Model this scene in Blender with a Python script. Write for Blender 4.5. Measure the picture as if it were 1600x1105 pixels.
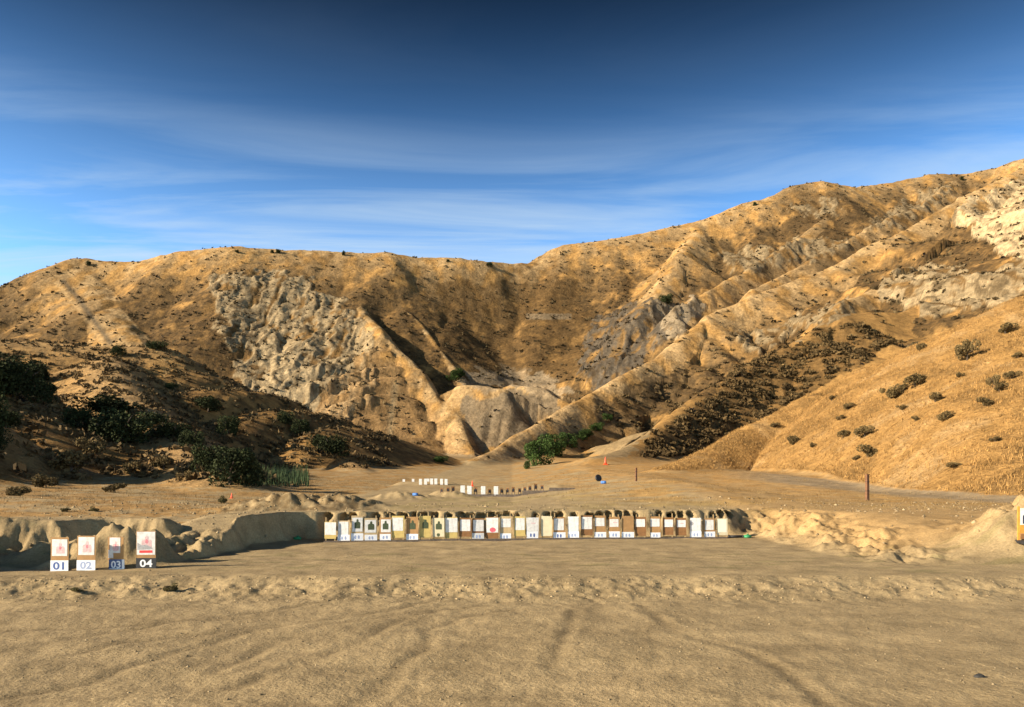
import bpy, math, random
import numpy as np
R = math.radians
random.seed(7); rng = np.random.default_rng(11)
for o in list(bpy.data.objects): bpy.data.objects.remove(o)
scene = bpy.context.scene
COLL = scene.collection

# ------------------------------------------------------------------ camera
F, CX, HZ, HC = 1164.0, 800.0, 757.0, 2.2       # photo focal length (px), centre column, horizon row, eye height (m)
cam = bpy.data.cameras.new('camera'); cam_o = bpy.data.objects.new('camera', cam); COLL.objects.link(cam_o)
cam.sensor_width = 36; cam.lens = 36 * F / 1600; cam.shift_y = (HZ - 552.5) / 1600
cam.clip_start = 0.1; cam.clip_end = 5000
cam_o.location = (0, 0, HC); cam_o.rotation_euler = (R(90), 0, 0)
scene.camera = cam_o

# ------------------------------------------------------------------ light
SUN_EL, SUN_AZ = R(22), R(-111)                 # azimuth clockwise from +Y: left and a little behind the camera
sdir = (math.sin(SUN_AZ) * math.cos(SUN_EL), math.cos(SUN_AZ) * math.cos(SUN_EL), math.sin(SUN_EL))
world = bpy.data.worlds.new('World'); scene.world = world; world.use_nodes = True
wt = world.node_tree; wn, wl = wt.nodes, wt.links
bg = wn['Background']; bg.inputs['Strength'].default_value = 0.05
sky = wn.new('ShaderNodeTexSky'); sky.sky_type = 'NISHITA'; sky.sun_disc = False
sky.sun_elevation = SUN_EL; sky.sun_rotation = SUN_AZ
sky.altitude = 400; sky.air_density = 1.0; sky.dust_density = 0.25; sky.ozone_density = 2.2
gam = wn.new('ShaderNodeGamma'); gam.inputs['Gamma'].default_value = 1.25
hs = wn.new('ShaderNodeHueSaturation'); hs.inputs['Saturation'].default_value = 1.13; hs.inputs['Value'].default_value = 0.9
tc = wn.new('ShaderNodeTexCoord'); sep = wn.new('ShaderNodeSeparateXYZ')
wl.new(tc.outputs['Generated'], sep.inputs[0])
def M_(op, a, b=None, clamp=False):
    n = wn.new('ShaderNodeMath'); n.operation = op; n.use_clamp = clamp
    for i, v in enumerate((a, b)):
        if v is None: continue
        if isinstance(v, (int, float)): n.inputs[i].default_value = v
        else: wl.new(v, n.inputs[i])
    return n.outputs[0]
zc = M_('MAXIMUM', sep.outputs['Z'], 0.03)
comb = wn.new('ShaderNodeCombineXYZ')
wl.new(M_('DIVIDE', sep.outputs['X'], zc), comb.inputs[0]); wl.new(M_('DIVIDE', sep.outputs['Y'], zc), comb.inputs[1])
mp = wn.new('ShaderNodeMapping'); mp.inputs['Rotation'].default_value = (0, 0, R(8)); mp.inputs['Scale'].default_value = (0.6, 2.1, 1)
wl.new(comb.outputs[0], mp.inputs[0])
cn = wn.new('ShaderNodeTexNoise'); cn.inputs['Scale'].default_value = 0.9; cn.inputs['Detail'].default_value = 7; cn.inputs['Distortion'].default_value = 0.7
cn.inputs['Roughness'].default_value = 0.58
wl.new(mp.outputs[0], cn.inputs['Vector'])
cr = wn.new('ShaderNodeMapRange'); cr.inputs[1].default_value = 0.43; cr.inputs[2].default_value = 0.72; cr.inputs[3].default_value = 0.05; cr.inputs[4].default_value = 0.9
wl.new(cn.outputs[0], cr.inputs[0])
cmix = wn.new('ShaderNodeMix'); cmix.data_type = 'RGBA'; cmix.inputs[7].default_value = (6.0, 7.4, 8.6, 1)
er = wn.new('ShaderNodeMapRange'); er.interpolation_type = 'SMOOTHSTEP'; er.inputs[1].default_value = 0.19; er.inputs[2].default_value = 0.6; er.inputs[3].default_value = 2.5; er.inputs[4].default_value = 0.14
wl.new(sep.outputs['Z'], er.inputs[0])
ev = wn.new('ShaderNodeVectorMath'); ev.operation = 'SCALE'; wl.new(hs.outputs[0], ev.inputs[0]); wl.new(er.outputs[0], ev.inputs['Scale'])
wl.new(sky.outputs[0], gam.inputs[0]); wl.new(gam.outputs[0], hs.inputs['Color'])
cf = wn.new('ShaderNodeMapRange'); cf.interpolation_type = 'SMOOTHSTEP'; cf.inputs[1].default_value = .29; cf.inputs[2].default_value = .46; cf.inputs[3].default_value = 1; cf.inputs[4].default_value = .02; wl.new(sep.outputs['Z'], cf.inputs[0])
wl.new(M_('MULTIPLY', cr.outputs[0], cf.outputs[0]), cmix.inputs[0]); wl.new(ev.outputs[0], cmix.inputs[6])
wl.new(cmix.outputs[2], bg.inputs[0])
from mathutils import Vector
sun = bpy.data.lights.new('sun', 'SUN'); sun.energy = 5.0; sun.angle = R(0.5); sun.color = (1.0, 0.85, 0.64)
sun_o = bpy.data.objects.new('sun', sun); COLL.objects.link(sun_o)
sun_o.rotation_euler = Vector(sdir).to_track_quat('Z', 'Y').to_euler()
scene.view_settings.view_transform = 'Standard'; scene.view_settings.look = 'None'
scene.view_settings.exposure = 1.08; scene.view_settings.gamma = 1.0
scene.render.engine = 'CYCLES'

# ------------------------------------------------------------------ numpy noise
_perm = rng.permutation(512).astype(np.int32); _perm = np.concatenate([_perm, _perm])
_ga = rng.random(512) * 2 * np.pi; _gx, _gy = np.cos(_ga), np.sin(_ga)
def noise(x, y):
    xi = np.floor(x).astype(np.int64); yi = np.floor(y).astype(np.int64)
    xf = x - xi; yf = y - yi
    u = xf * xf * xf * (xf * (xf * 6 - 15) + 10); v = yf * yf * yf * (yf * (yf * 6 - 15) + 10)
    def g(ix, iy, fx, fy):
        h = _perm[_perm[ix & 511] + (iy & 511)]
        return _gx[h] * fx + _gy[h] * fy
    a = g(xi, yi, xf, yf); b = g(xi + 1, yi, xf - 1, yf); c = g(xi, yi + 1, xf, yf - 1); d = g(xi + 1, yi + 1, xf - 1, yf - 1)
    return (a + u * (b - a) + v * (c - a + u * (a - b - c + d))) * 1.5
def fbm(x, y, oct=4, gain=0.5):
    s = np.zeros_like(x); a = 1.0
    for i in range(oct):
        s += a * noise(x * 2 ** i + 17.3 * i, y * 2 ** i - 9.1 * i); a *= gain
    return s
def ridged(x, y, oct=3):
    s = np.zeros_like(x); a = 1.0
    for i in range(oct):
        s += a * (1 - 2 * np.abs(noise(x * 2 ** i + 31.7 * i, y * 2 ** i + 5.3 * i))); a *= 0.5
    return s
def sst(x, a, b):
    t = np.clip((x - a) / (b - a), 0, 1); return t * t * (3 - 2 * t)
def P(px, py, d): return ((px - CX) / F * d, d, HC + (HZ - py) / F * d)

# ------------------------------------------------------------------ terrain grid: columns fan out, rows by distance
cols = np.concatenate([np.linspace(-900, -262, 30), np.arange(-250, 1851, 2.45), np.linspace(1862, 2500, 28)])
rows = np.concatenate([np.geomspace(4.5, 15, 150, endpoint=False), np.arange(15, 19, .05), np.arange(19, 28, .09), np.arange(28, 34, .05),
    np.geomspace(34, 70, 120, endpoint=False), np.arange(70, 130, .5), np.arange(130, 360, 1.05), np.arange(360, 790, 1.3), np.linspace(790, 1100, 25)])
PXg, Dg = np.meshgrid(cols, rows)
X = (PXg - CX) / F * Dg; Y = Dg.copy()
NR, NC = X.shape

def seg_tent(x, y, pts, sl, sr, w, gul=0, lam=30.0, seed=0.0):
    """height of a ridge: crest heights minus a slope that eases off with distance, with gullies running down the flanks"""
    best = np.full(x.shape, -1e9, x.dtype); bd = np.full(x.shape, 1e9, x.dtype); LL = lam
    if callable(sl): sl = sl(x, y)
    for (a, b) in zip(pts[:-1], pts[1:]):
        ax, ay, az = a; bx, by, bz = b
        dx, dy = bx - ax, by - ay; L2 = dx * dx + dy * dy
        t = np.clip(((x - ax) * dx + (y - ay) * dy) / L2, 0, 1)
        ex = x - ax - t * dx; ey = y - ay - t * dy
        d = np.sqrt(ex * ex + ey * ey + w * w) - w; left = dx * (y - ay) - dy * (x - ax) > 0
        z = az + t * (bz - az) - np.where(left, sl, sr) * (.8 * d + .7 * LL * (1 - np.exp(-d / LL)))
        up = z > best
        best[up] = z[up]; bd[up] = d[up]
    if gul:
        tx, ty = pts[-1][0] - pts[0][0], pts[-1][1] - pts[0][1]; tl = math.hypot(tx, ty)
        wob = noise(x / lam * .45 + seed, y / lam * .45)
        q = (x * tx + y * ty) / tl / lam
        best = best - gul * (.8 - np.abs(noise(q + seed + .5 * wob, bd / lam * .14 + seed)) * 2.2) * np.clip(bd / (lam * .9), 0, 1)
    return best, bd
def smax(a, b, k):
    h = np.clip(.5 + .5 * (a - b) / k, 0, 1); return b + h * (a - b) + k * h * (1 - h)

RIDGES = {}   # layer -> list of (points, left slope, right slope, crest width, gully depth, gully spacing, seed)
RIDGES['far_hill'] = [
 ([P(*p) for p in [(-700,470,640),(-250,440,640),(0,452,640),(62,457,615),(122,408,600),(220,413,600),(290,395,600),(370,390,600),(480,394,610),(600,399,620)]], .8, .82, 14, 3.5, 50, 1.0),
 ([P(*p) for p in [(600,399,620),(700,405,630),(765,412,640),(815,416,660)]], .5, 1.1, 12, 3, 50, 1.2),
 ([P(*p) for p in [(122,409,600),(170,470,540),(210,530,470),(230,570,420)]], .6, .7, 18, 3, 30, 1.5),
 ([P(*p) for p in [(290,400,595),(320,450,560),(325,515,515),(318,600,450)]], 1.1, .8, 6, 3, 25, 2.0),
 ([P(*p) for p in [(480,400,605),(470,450,570),(455,520,525),(465,600,470),(500,690,395)]], .85, .95, 5, 4, 22, 2.5),
 ([P(*p) for p in [(585,403,612),(572,445,580),(566,480,542),(600,520,496),(650,577,462),(705,645,420),(742,708,380)]], 1.5, .8, 6, 4, 22, 3.0),
 ([P(*p) for p in [(606,432,602),(642,492,548),(690,555,505),(724,592,478)]], 1.6, .85, 3, 2, 20, 4.0),
 ([P(*p) for p in [(724,604,432),(760,606,428),(786,611,425)]], .45, 1.15, 4, 2, 14, 5.0),
 ([P(*p) for p in [(800,604,452),(850,610,445),(905,640,425)]], .3, 1.1, 4, 3, 16, 5.5),
]
RIDGES['mountain'] = [
 ([P(*p) for p in [(815,416,660),(880,386,680),(960,375,690),(1080,352,700),(1180,315,720),(1240,292,730),(1282,287,730),(1332,296,740),(1400,286,760),(1450,276,760),(1500,275,760),(1560,265,740),(1600,250,720),(1760,190,700),(2100,100,700)]], .5, .85, 14, 5, 60, 6.0),
 ([P(*p) for p in [(1340,300,738),(1290,345,670),(1200,405,600),(1110,455,540),(1050,490,500)]], .85, .85, 4, 4, 30, 7.0),
 ([P(*p) for p in [(1500,278,755),(1440,322,670),(1350,365,610),(1260,412,560),(1180,455,520)]], .85, .85, 4, 4, 30, 8.0),
 ([P(*p) for p in [(1090,355,698),(1065,400,620),(1030,450,570),(1000,500,520)]], .9, .85, 10, 4, 26, 9.0),
]
RIDGES['spur_hill'] = [
 ([P(*p) for p in [(2100,100,560),(1760,195,560),(1600,266,545),(1500,312,515),(1400,368,485),(1300,418,455),(1200,456,430),(1110,498,400),(1030,556,365),(940,611,325),(860,652,285),(790,696,245),(735,724,205)]], .62, .85, 4, 6, 34, 10.0),
 ([P(*p) for p in [(1600,330,520),(1540,380,480),(1480,425,440),(1400,445,400),(1330,470,370),(1290,500,345)]], .9, .8, 4, 3, 20, 10.5),
]
RIDGES['brush_hill'] = [
 ([P(*p) for p in [(1700,420,380),(1500,470,350),(1400,490,330),(1310,494,315),(1200,560,285),(1110,608,255),(1045,655,222),(990,697,180),(930,725,140)]], .55, .7, 4, 4, 26, 11.0),
]
RIDGES['right_hill'] = [
 ([P(*p) for p in [(2600,330,120),(2100,370,108),(1800,405,106),(1600,468,110),(1480,525,117),(1380,571,121),(1280,616,120),(1180,663,115),(1110,702,104),(1050,731,90)]], (lambda x, y: .42 + .24 * (1 - sst(CX + x / y * F, 900, 1620))), .6, 4, 1.0, 15, 12.0),
]
RIDGES['left_hill'] = [
 ([P(*p) for p in [(-900,470,190),(-300,500,195),(-60,530,200),(60,536,203),(150,543,205),(255,546,206),(330,592,198),(400,638,188),(480,684,172),(540,718,150),(570,742,125)]], .9, .40, 5, 2.2, 24, 13.0),
 ([P(*p) for p in [(170,560,185),(200,620,140),(290,695,100),(350,752,66)]], .45, .45, 5, .8, 14, 13.5),
 ([P(*p) for p in [(-600,420,92),(-260,470,100),(-80,545,112),(20,600,116),(75,650,112)]], .8, .5, 3, .8, 14, 14.0),
 ([P(*p) for p in [(-500,520,62),(-220,580,68),(-60,640,72),(40,705,72)]], .85, .55, 2.5, .5, 10, 15.0),
]
KS = dict(far_hill=4, mountain=5, spur_hill=3, brush_hill=3, right_hill=2, left_hill=2)

def box_sd(x, y, x0, x1, y1):      # distance outside an open-fronted rectangle
    dx = np.maximum(np.maximum(x0 - x, x - x1), 0); dy = np.maximum(y - y1, 0)
    return np.sqrt(dx * dx + dy * dy)

# main row of target stands: photo columns, base row runs 847 (left) to 838 (right)
ROW_PX = [516,537,558,579.5,602,622,644,664,685,705,727,747,769,790,812,832,854,874,896,917,938,960,981,1001,1024,1044,1064,1087,1109,1129]
def row_d(px): return HC * F / ((846.5 - 6.5 * (px - 516) / 613) - HZ)
HOLES = []      # bullet-dug hollows in the earth wall behind each stand
for i, px in enumerate(ROW_PX):
    r = random.Random(100 + i); d = row_d(px)
    for q in range(1 + (i % 4 == 1)):
        HOLES.append(((px - CX + r.uniform(-9, 7) + 9 * q) / F * (d + 1.7), d + 1.7, .90 + r.uniform(-.06, .05), r.uniform(.13, .25), r.uniform(.11, .19), r.uniform(.4, .65)))
HOLES += [((1165 - CX) / F * 32.5, 32.6, 1.0, .3, .16, .5), ((1148 - CX) / F * 32, 32.3, .95, .16, .1, .4)]
TRACKS = [[(0,1020),(180,985),(400,955),(640,925)],[(0,1090),(150,1060),(290,1015),(420,980),(560,962),(700,935)],[(330,1050),(440,1000),(500,978),(640,958),(760,946)],
  [(380,1072),(470,1040),(560,1000),(640,962),(690,955)],[(560,1105),(620,1045),(665,1015),(668,985),(720,965),(800,952)],
  [(1000,945),(1060,990),(1180,1020),(1240,1060),(1300,1105)],[(900,955),(885,985),(860,1040)],[(0,985),(140,980),(330,968)],[(40,1040),(200,1005),(330,990),(440,975)]]
TR_W = [[((p[0] - CX) / F * (2.5 * F / (p[1] - HZ)), 2.5 * F / (p[1] - HZ)) for p in t] for t in TRACKS]

def ground_z(x, y):
    up = np.interp(y, [0, 34, 55, 66, 80, 100, 150, 350, 600, 1100], [1.1, 1.1, 1.1, 1.35, 2.0, 2.5, 5.0, 14, 30, 40])
    up = up + .12 * np.clip(x, 0, 12) * sst(y, 33, 56) * (1 - .75 * sst(x, 11, 20) * (1 - sst(y, 58, 90))) + .03 * np.clip(-x - 14, 0, 40) * sst(y, 26, 45)
    n1 = fbm(x / 2.6, y / 2.6, 3); n2 = fbm(x / .55, y / .55, 2)
    xw = x + .28 * n1 + .08 * n2; yw = y + .28 * noise(x / 2.1 + 40, y / 2.1) + .08 * n2
    t = sst(yw, 19.5, 41 - 12 * sst(x, 10.5, 14))
    t = np.maximum(t, .55 * sst(x, 10.8, 15.5) * sst(y, 19, 23))
    t1 = sst(np.minimum(box_sd(xw, yw, -40, -12.9, 21.9), box_sd(xw, yw, -13.2, -11.2, 24.0)), 0, 1.15 + .8 * sst(x, -10.9, -10))
    yl = y - (x + 7.2) * .135                                   # pit's back wall slants away to the right
    ylw = yl + .16 * n1 + .05 * n2
    t2 = sst(box_sd(xw - .25 * np.clip(y - 26.3, 0, 6) * (x < 0), ylw, -9.35, 9.9, 29.75 + .5 * sst(-x, 7.3, 7.7)), 0, .95 + 2.6 * sst(x, 9.3, 11) - .45 * sst(-x, 7.6, 8.0))
    # outside its own box each cut leaves the general ramp alone
    near1 = 1 - sst(box_sd(x, y, -40, -11.2, 24.0), 1.2, 3.5); near2 = 1 - sst(box_sd(x, yl, -9.7, 9.9, 30.4), 1.4, 4.5)
    raised = np.maximum(t, np.maximum(near1 * .98 * sst(y, 21, 22.5) * (1 - .85 * sst(x, -11.8, -10.4)), near2 * .98 * np.maximum(sst(y, 26.8, 29.5), sst(y, 20.5, 28.5) * (x < 0))))
    z = up * np.minimum(raised, np.minimum(t1, t2))
    bump = lambda cx, cy, rx, ry, h: h * (1 + .3 * n2 + .3 * n1) * np.exp(-((x - cx) / rx) ** 2 - ((y - cy) / ry) ** 2)
    z += bump(-11.95, 20.4, .5, .5, .72) + bump(-11.2, 20.45, .5, .5, .85) + bump(-10.5, 20.5, .55, .5, .95) + bump(-9.95, 20.8, .4, .5, .6) + bump(-13.2, 21.1, .8, .6, .45)
    z += bump(-16.6, 19.4, 1.5, 2.3, 1.9) + bump(-17.5, 17.6, 1.6, 1.6, 1.1)
    z += bump(14.9, 22.3, 1.1, 1.3, .75) + bump(16.4, 23.5, 1.6, 1.6, .9) + bump(12.4, 25.2, 1.2, .7, .22)
    z += bump(-10.4, 36.5, 2.6, 1.4, .55) + bump(-8.0, 37.5, 1.8, 1.1, .45) + bump(-9.2, 38.2, .8, .6, .3) + bump(-11.3, 37.6, .7, .6, .3) + bump(-12.2, 36, 1.6, 1.2, .3)
    z += bump(-7.5, 52, 2.5, 1.6, .5) + bump(-4.6, 59, 1.2, 1.0, .5)
    z += .5 * np.exp(-((y - 62.2 - .03 * x) / .9) ** 2) * sst(x, -7.5, -6) * (1 - sst(x, 3.5, 6)) + .45 * np.exp(-((y - 82.5) / 1.2) ** 2) * sst(x, -14, -12) * (1 - sst(x, -7, -5))
    # lower forecourt in front of the low bank
    e = 15.95 + .35 * noise(x / 2.3, y * 0 + 3.1) + .35 * sst(x, 8, 14); bank = sst(y + .25 * n1, e, e + 1.9)
    low = 1 - bank
    z -= .3 * low
    rough = np.clip(1 - np.abs((y - e - .9) / 1.25), 0, 1)
    z += rough * (.045 * n2 + .05 * np.maximum(n1, 0) + .025 * noise(x / .17, y / .17)) * sst(13.5 - x, 0, 3)
    z += sst(y, 17.5, 21) * .035 * n1 + .012 * n2 * sst(y, 6, 20) + .02 * noise(x / 1.7, y / 1.7) + .1 * fbm(x / 6, y / 6, 2) * sst(y, 33, 50)
    steep = np.minimum(1, np.abs(t1 - .5) * 0 + 4 * t1 * (1 - t1) + 4 * t2 * (1 - t2))
    z += steep * (.22 * noise(x / .95 + 3, y / .95) + .17 * n2 + .12 * n1 + .07 * noise(x / .19, y / .19)) * sst(y, 20, 22)
    tr = np.zeros_like(x)
    m = y < 18
    xm, ym = x[m], y[m]; xm2 = xm + .1 * noise(xm / .9, ym / .9); acc = np.full(xm.shape, 9.)
    for t in TR_W:
        for a, b in zip(t[:-1], t[1:]):
            dx, dy = b[0] - a[0], b[1] - a[1]; tt = np.clip(((xm2 - a[0]) * dx + (ym - a[1]) * dy) / (dx * dx + dy * dy), 0, 1)
            acc = np.minimum(acc, np.hypot(xm2 - a[0] - tt * dx, ym - a[1] - tt * dy))
    brk = .55 + .45 * sst(noise(xm / 1.6, ym / 1.6 + 20), -.45, .2)
    tr[m] = np.exp(-(acc / .12) ** 2) * brk
    z[m] += -.018 * tr[m] + .007 * np.exp(-((acc - .24) / .1) ** 2) * brk
    z[m] += .010 * fbm(xm / .28, ym / .28, 2) + .03 * fbm(xm / 2.2, ym / 1.1, 2)
    return z, tr, rough * sst(y, 12, 14)

def terrain(x, y):
    g, tr, rough = ground_z(x, y)
    far = y > 45
    xw = x + far * (3.2 * noise(x / 38, y / 38 + 9) * np.clip(y / 400, 0, 1)); yw = y + far * 3.2 * noise(x / 38 + 50, y / 38) * np.clip(y / 400, 0, 1)
    best = g.copy(); lay = np.zeros(x.shape, np.int8); cd = np.full(x.shape, 999.)
    for li, (name, rs) in enumerate(RIDGES.items(), 1):
        m = y > (30 if name in ('right_hill', 'left_hill') else 100)
        xs, ys = xw[m], yw[m]; z = np.full(xs.shape, -1e9); dd = np.full(xs.shape, 999.)
        for (pts, sl, sr, w, gu, lam, sd) in rs:
            zz, d1 = seg_tent(xs, ys, pts, sl, sr, w, gu, lam, sd)
            dd = np.where(zz > z, d1, dd); z = smax(zz, z, KS[name]) if z.max() > -1e8 else zz
        amp = np.clip((z - g[m]) / 14, 0, 1)
        sc = 1.0 if name in ('far_hill', 'mountain', 'spur_hill') else .5 if name == 'brush_hill' else .2
        z = z + amp * sc * (1.1 * ridged(xs / (52 * sc), ys / (64 * sc), 3) + .45 * fbm(xs / (8 * sc), ys / (10 * sc), 3))
        b = best[m]; up = z > b
        l = lay[m]; l[up] = li; lay[m] = l
        c = cd[m]; c[up] = dd[up]; cd[m] = c
        k = 5.0 if name in ('far_hill', 'mountain', 'spur_hill', 'brush_hill') else 1.2
        best[m] = smax(z, b, k)
    return best, lay, cd, tr, rough

Z, LAY, CD, TRK, RGH = terrain(X, Y)
YP = HZ - (Z - HC) / Y * F           # photo row of each vertex
LNAMES = ['ground'] + list(RIDGES.keys())

def hit(px, py):
    """first terrain point under photo pixel (px, py)"""
    j = int(np.argmin(np.abs(cols - px))); c = YP[:, j]
    k = np.nonzero(c <= py)[0]; k = k[0] if len(k) else NR - 1
    d = rows[k]
    if k > 0 and c[k - 1] > py: f = (c[k - 1] - py) / (c[k - 1] - c[k]); d = rows[k - 1] + f * (rows[k] - rows[k - 1])
    return at(px, d)
def zat(x, y):
    px = CX + x / y * F
    j = np.clip(np.searchsorted(cols, px) - 1, 0, NC - 2); i = np.clip(np.searchsorted(rows, y) - 1, 0, NR - 2)
    u = (px - cols[j]) / (cols[j + 1] - cols[j]); v = (y - rows[i]) / (rows[i + 1] - rows[i])
    return (Z[i, j] * (1 - u) + Z[i, j + 1] * u) * (1 - v) + (Z[i + 1, j] * (1 - u) + Z[i + 1, j + 1] * u) * v
def at(px, d):
    x = (px - CX) / F * d; return (x, d, float(zat(np.float64(x), np.float64(d))))

# ------------------------------------------------------------------ ground colours (albedo by ground cover)
n_big = fbm(X / 60, Y / 60, 4); n_mid = fbm(X / 12 + 5, Y / 14, 4); n_sm = fbm(X / 2.5, Y / 3, 3)
PXn = PXg + (14 * fbm(X / 16 + 3, Y / 16, 3)); YPn = YP + (11 * fbm(X / 16 + 80, Y / 16, 3))
def poly(pts, x=None, y=None):
    x = PXn if x is None else x; y = YPn if y is None else y
    ins = np.zeros(x.shape, bool); n = len(pts)
    for i in range(n):
        x1, y1 = pts[i]; x2, y2 = pts[(i + 1) % n]
        if y1 == y2: continue
        ins ^= ((y1 > y) != (y2 > y)) & (x < (x2 - x1) * (y - y1) / (y2 - y1) + x1)
    return ins
gold = np.array([.46, .262, .088]); pale = np.array([.60, .40, .19]); brown = np.array([.165, .098, .038]); scrub = np.array([.085, .055, .026])
rock = np.array([.40, .30, .17]); grey = np.array([.27, .21, .135]); dirt = np.array([.43, .318, .17]); tan = np.array([.36, .22, .095]); dkrock = np.array([.12, .10, .075])
COL = np.zeros(X.shape + (3,)); COL[:] = gold
def mix(mask, c):
    mk = np.clip(mask, 0, 1)[..., None]; COL[:] = COL * (1 - mk) + np.asarray(c) * mk
isL = {n: LAY == i for i, n in enumerate(LNAMES)}
far3 = isL['far_hill'] | isL['mountain'] | isL['spur_hill']
mix(far3 * sst(n_mid + .6 * n_big + .5 * sst(CD, 5, 60), -.6, .35) * .95, brown * 1.05)
mix(far3 * sst(n_sm + n_mid * .8 + .5 * sst(CD, 10, 60), .15, .8) * .8, scrub)
mix(far3 * np.exp(-CD / 20) * sst(n_mid, -.6, .3) * .85, pale)
mix(isL['mountain'] * sst(PXg, 950, 1150) * sst(n_mid + n_big + .5 * sst(CD, 10, 50), .0, .7) * .5, scrub)
mix(isL['brush_hill'] * sst(n_mid, -.3, .5) * .35, brown)
mix(isL['right_hill'] * sst(n_mid + .5 * n_sm, -.1, .6) * .6, brown * 1.35)
mix(isL['right_hill'] * sst(-n_mid + .5 * n_sm, .1, .8) * .5, pale)
mix(isL['left_hill'] * sst(n_mid * .8 + .7 * n_sm, -.45, .4) * .8, brown * .95)
mix(isL['left_hill'] * sst(n_sm + fbm(X / 5, Y / 6 + 30, 3) - .2, .2, .8) * .55, scrub)
mix(isL['left_hill'] * np.exp(-CD / 9) * .6, pale * .9)
RK = np.zeros(X.shape)
strk = fbm(X / 4.5 + .8 * n_mid, Y / 22, 4)     # down-slope streaks
def rockpoly(pts, c, lays, amt=.9, thr=-.2, dark=scrub, q=None):
    lm = np.zeros(X.shape, bool)
    for l in lays: lm |= isL[l]
    m = poly(pts) & lm
    mk = m * sst(n_mid * .7 + strk * .8 + .15, thr, thr + .35) * amt
    mix(m * .55, brown); mix(mk, c); mix(m * sst(strk - n_sm * .4, .3, .7) * .7, dark); RK[:] = np.maximum(RK, m * 1.0)
rockpoly([(325,430),(450,425),(525,470),(575,500),(590,560),(570,640),(500,680),(440,655),(380,600),(345,520)], rock, ['far_hill'], .9, -.35)
rockpoly([(400,540),(470,540),(490,640),(455,660),(410,610)], rock * 1.12, ['far_hill'], .95, -.9)
m = poly([(500,620),(590,540),(640,600),(720,700),(700,725),(480,715),(480,680)]) & isL['far_hill']
mix(m * (.6 + .4 * n_sm), tan * 1.05)
m = poly([(725,620),(800,610),(870,615),(870,660),(800,705),(735,712)]) & isL['far_hill']; mix(m * .85, grey * .8)
m = poly([(722,580),(800,572),(870,600),(900,622),(870,618),(800,604),(724,606)]) & (isL['far_hill'] | isL['mountain']); mix(m * .7, grey * 1.2)
m = poly([(690,440),(900,440),(930,500),(900,590),(760,580),(690,540)]) & (isL['far_hill'] | isL['mountain']); mix(m * (.65 + .35 * strk), brown * .8)
mix((poly([(822,490),(893,490),(893,499),(822,499)], PXg, YP) & far3) * .6, grey)
rockpoly([(1022,475),(1090,466),(1098,490),(1060,530),(1022,536)], grey * 1.25, ['mountain', 'far_hill', 'spur_hill'], .95, -.9)
rockpoly([(925,500),(1020,470),(1040,540),(1000,580),(930,610),(905,580)], dkrock, ['mountain', 'far_hill'], .9, -.3)
rockpoly([(1490,320),(1600,285),(1750,260),(1750,400),(1620,450),(1560,392),(1500,345)], rock * 1.4, ['spur_hill'], .95, -.45)
rockpoly([(1375,430),(1470,415),(1540,430),(1620,400),(1620,480),(1540,480),(1450,500),(1380,470)], rock * .95, ['spur_hill'], .9, -.3)
rockpoly([(1150,525),(1240,500),(1320,470),(1330,490),(1260,520),(1170,545)], rock * .85, ['spur_hill', 'brush_hill'], .9, -.25)
rockpoly([(1130,400),(1200,380),(1330,375),(1310,400),(1230,415),(1140,430)], rock * .8, ['mountain'], .9, -.2)
rockpoly([(1220,330),(1300,310),(1330,330),(1270,345)], rock * .8, ['mountain'], .9, 0)
rockpoly([(1440,300),(1500,285),(1480,310),(1420,350),(1360,365),(1350,350)], rock * .85, ['mountain'], .9, -.1)
mix((poly([(920,645),(1010,590),(1150,560),(1165,580),(1050,640),(960,675)]) & (isL['spur_hill'] | isL['brush_hill'])) * (.7 + .4 * n_sm), scrub * 1.3)
BRUSH_POLY = [(1175,560),(1320,505),(1400,525),(1370,552),(1210,650),(1070,725),(995,725),(1015,685),(1090,635)]
mix((poly(BRUSH_POLY) & isL['brush_hill']) * (.75 + .3 * n_sm), brown * .85)
mix((poly([(940,690),(1010,660),(1030,668),(990,700),(985,728),(900,728)]) & (isL['brush_hill'] | isL['ground'])) * .8, dirt * .95)
# dirt tracks on the hills
def track(pts, w, c, lays, amt=.8):
    acc = np.full(X.shape, 999.)
    for a, b in zip(pts[:-1], pts[1:]):
        dx, dy = b[0] - a[0], b[1] - a[1]; t = np.clip(((PXg - a[0]) * dx + (YP - a[1]) * dy) / (dx * dx + dy * dy), 0, 1)
        acc = np.minimum(acc, np.hypot(PXg - a[0] - t * dx, YP - a[1] - t * dy))
    lm = np.zeros(X.shape, bool)
    for l in lays: lm |= isL[l]
    mix(np.exp(-(acc / w) ** 2) * lm * amt, c)
track([(100,440),(125,470),(150,505),(172,535)], 5, grey * .5, ['far_hill'], .9); track([(92,446),(117,476),(142,510),(160,535)], 3, pale, ['far_hill'], .6)
track([(618,600),(612,650),(606,712)], 5, dirt * 1.05, ['far_hill'], .6)
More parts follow.
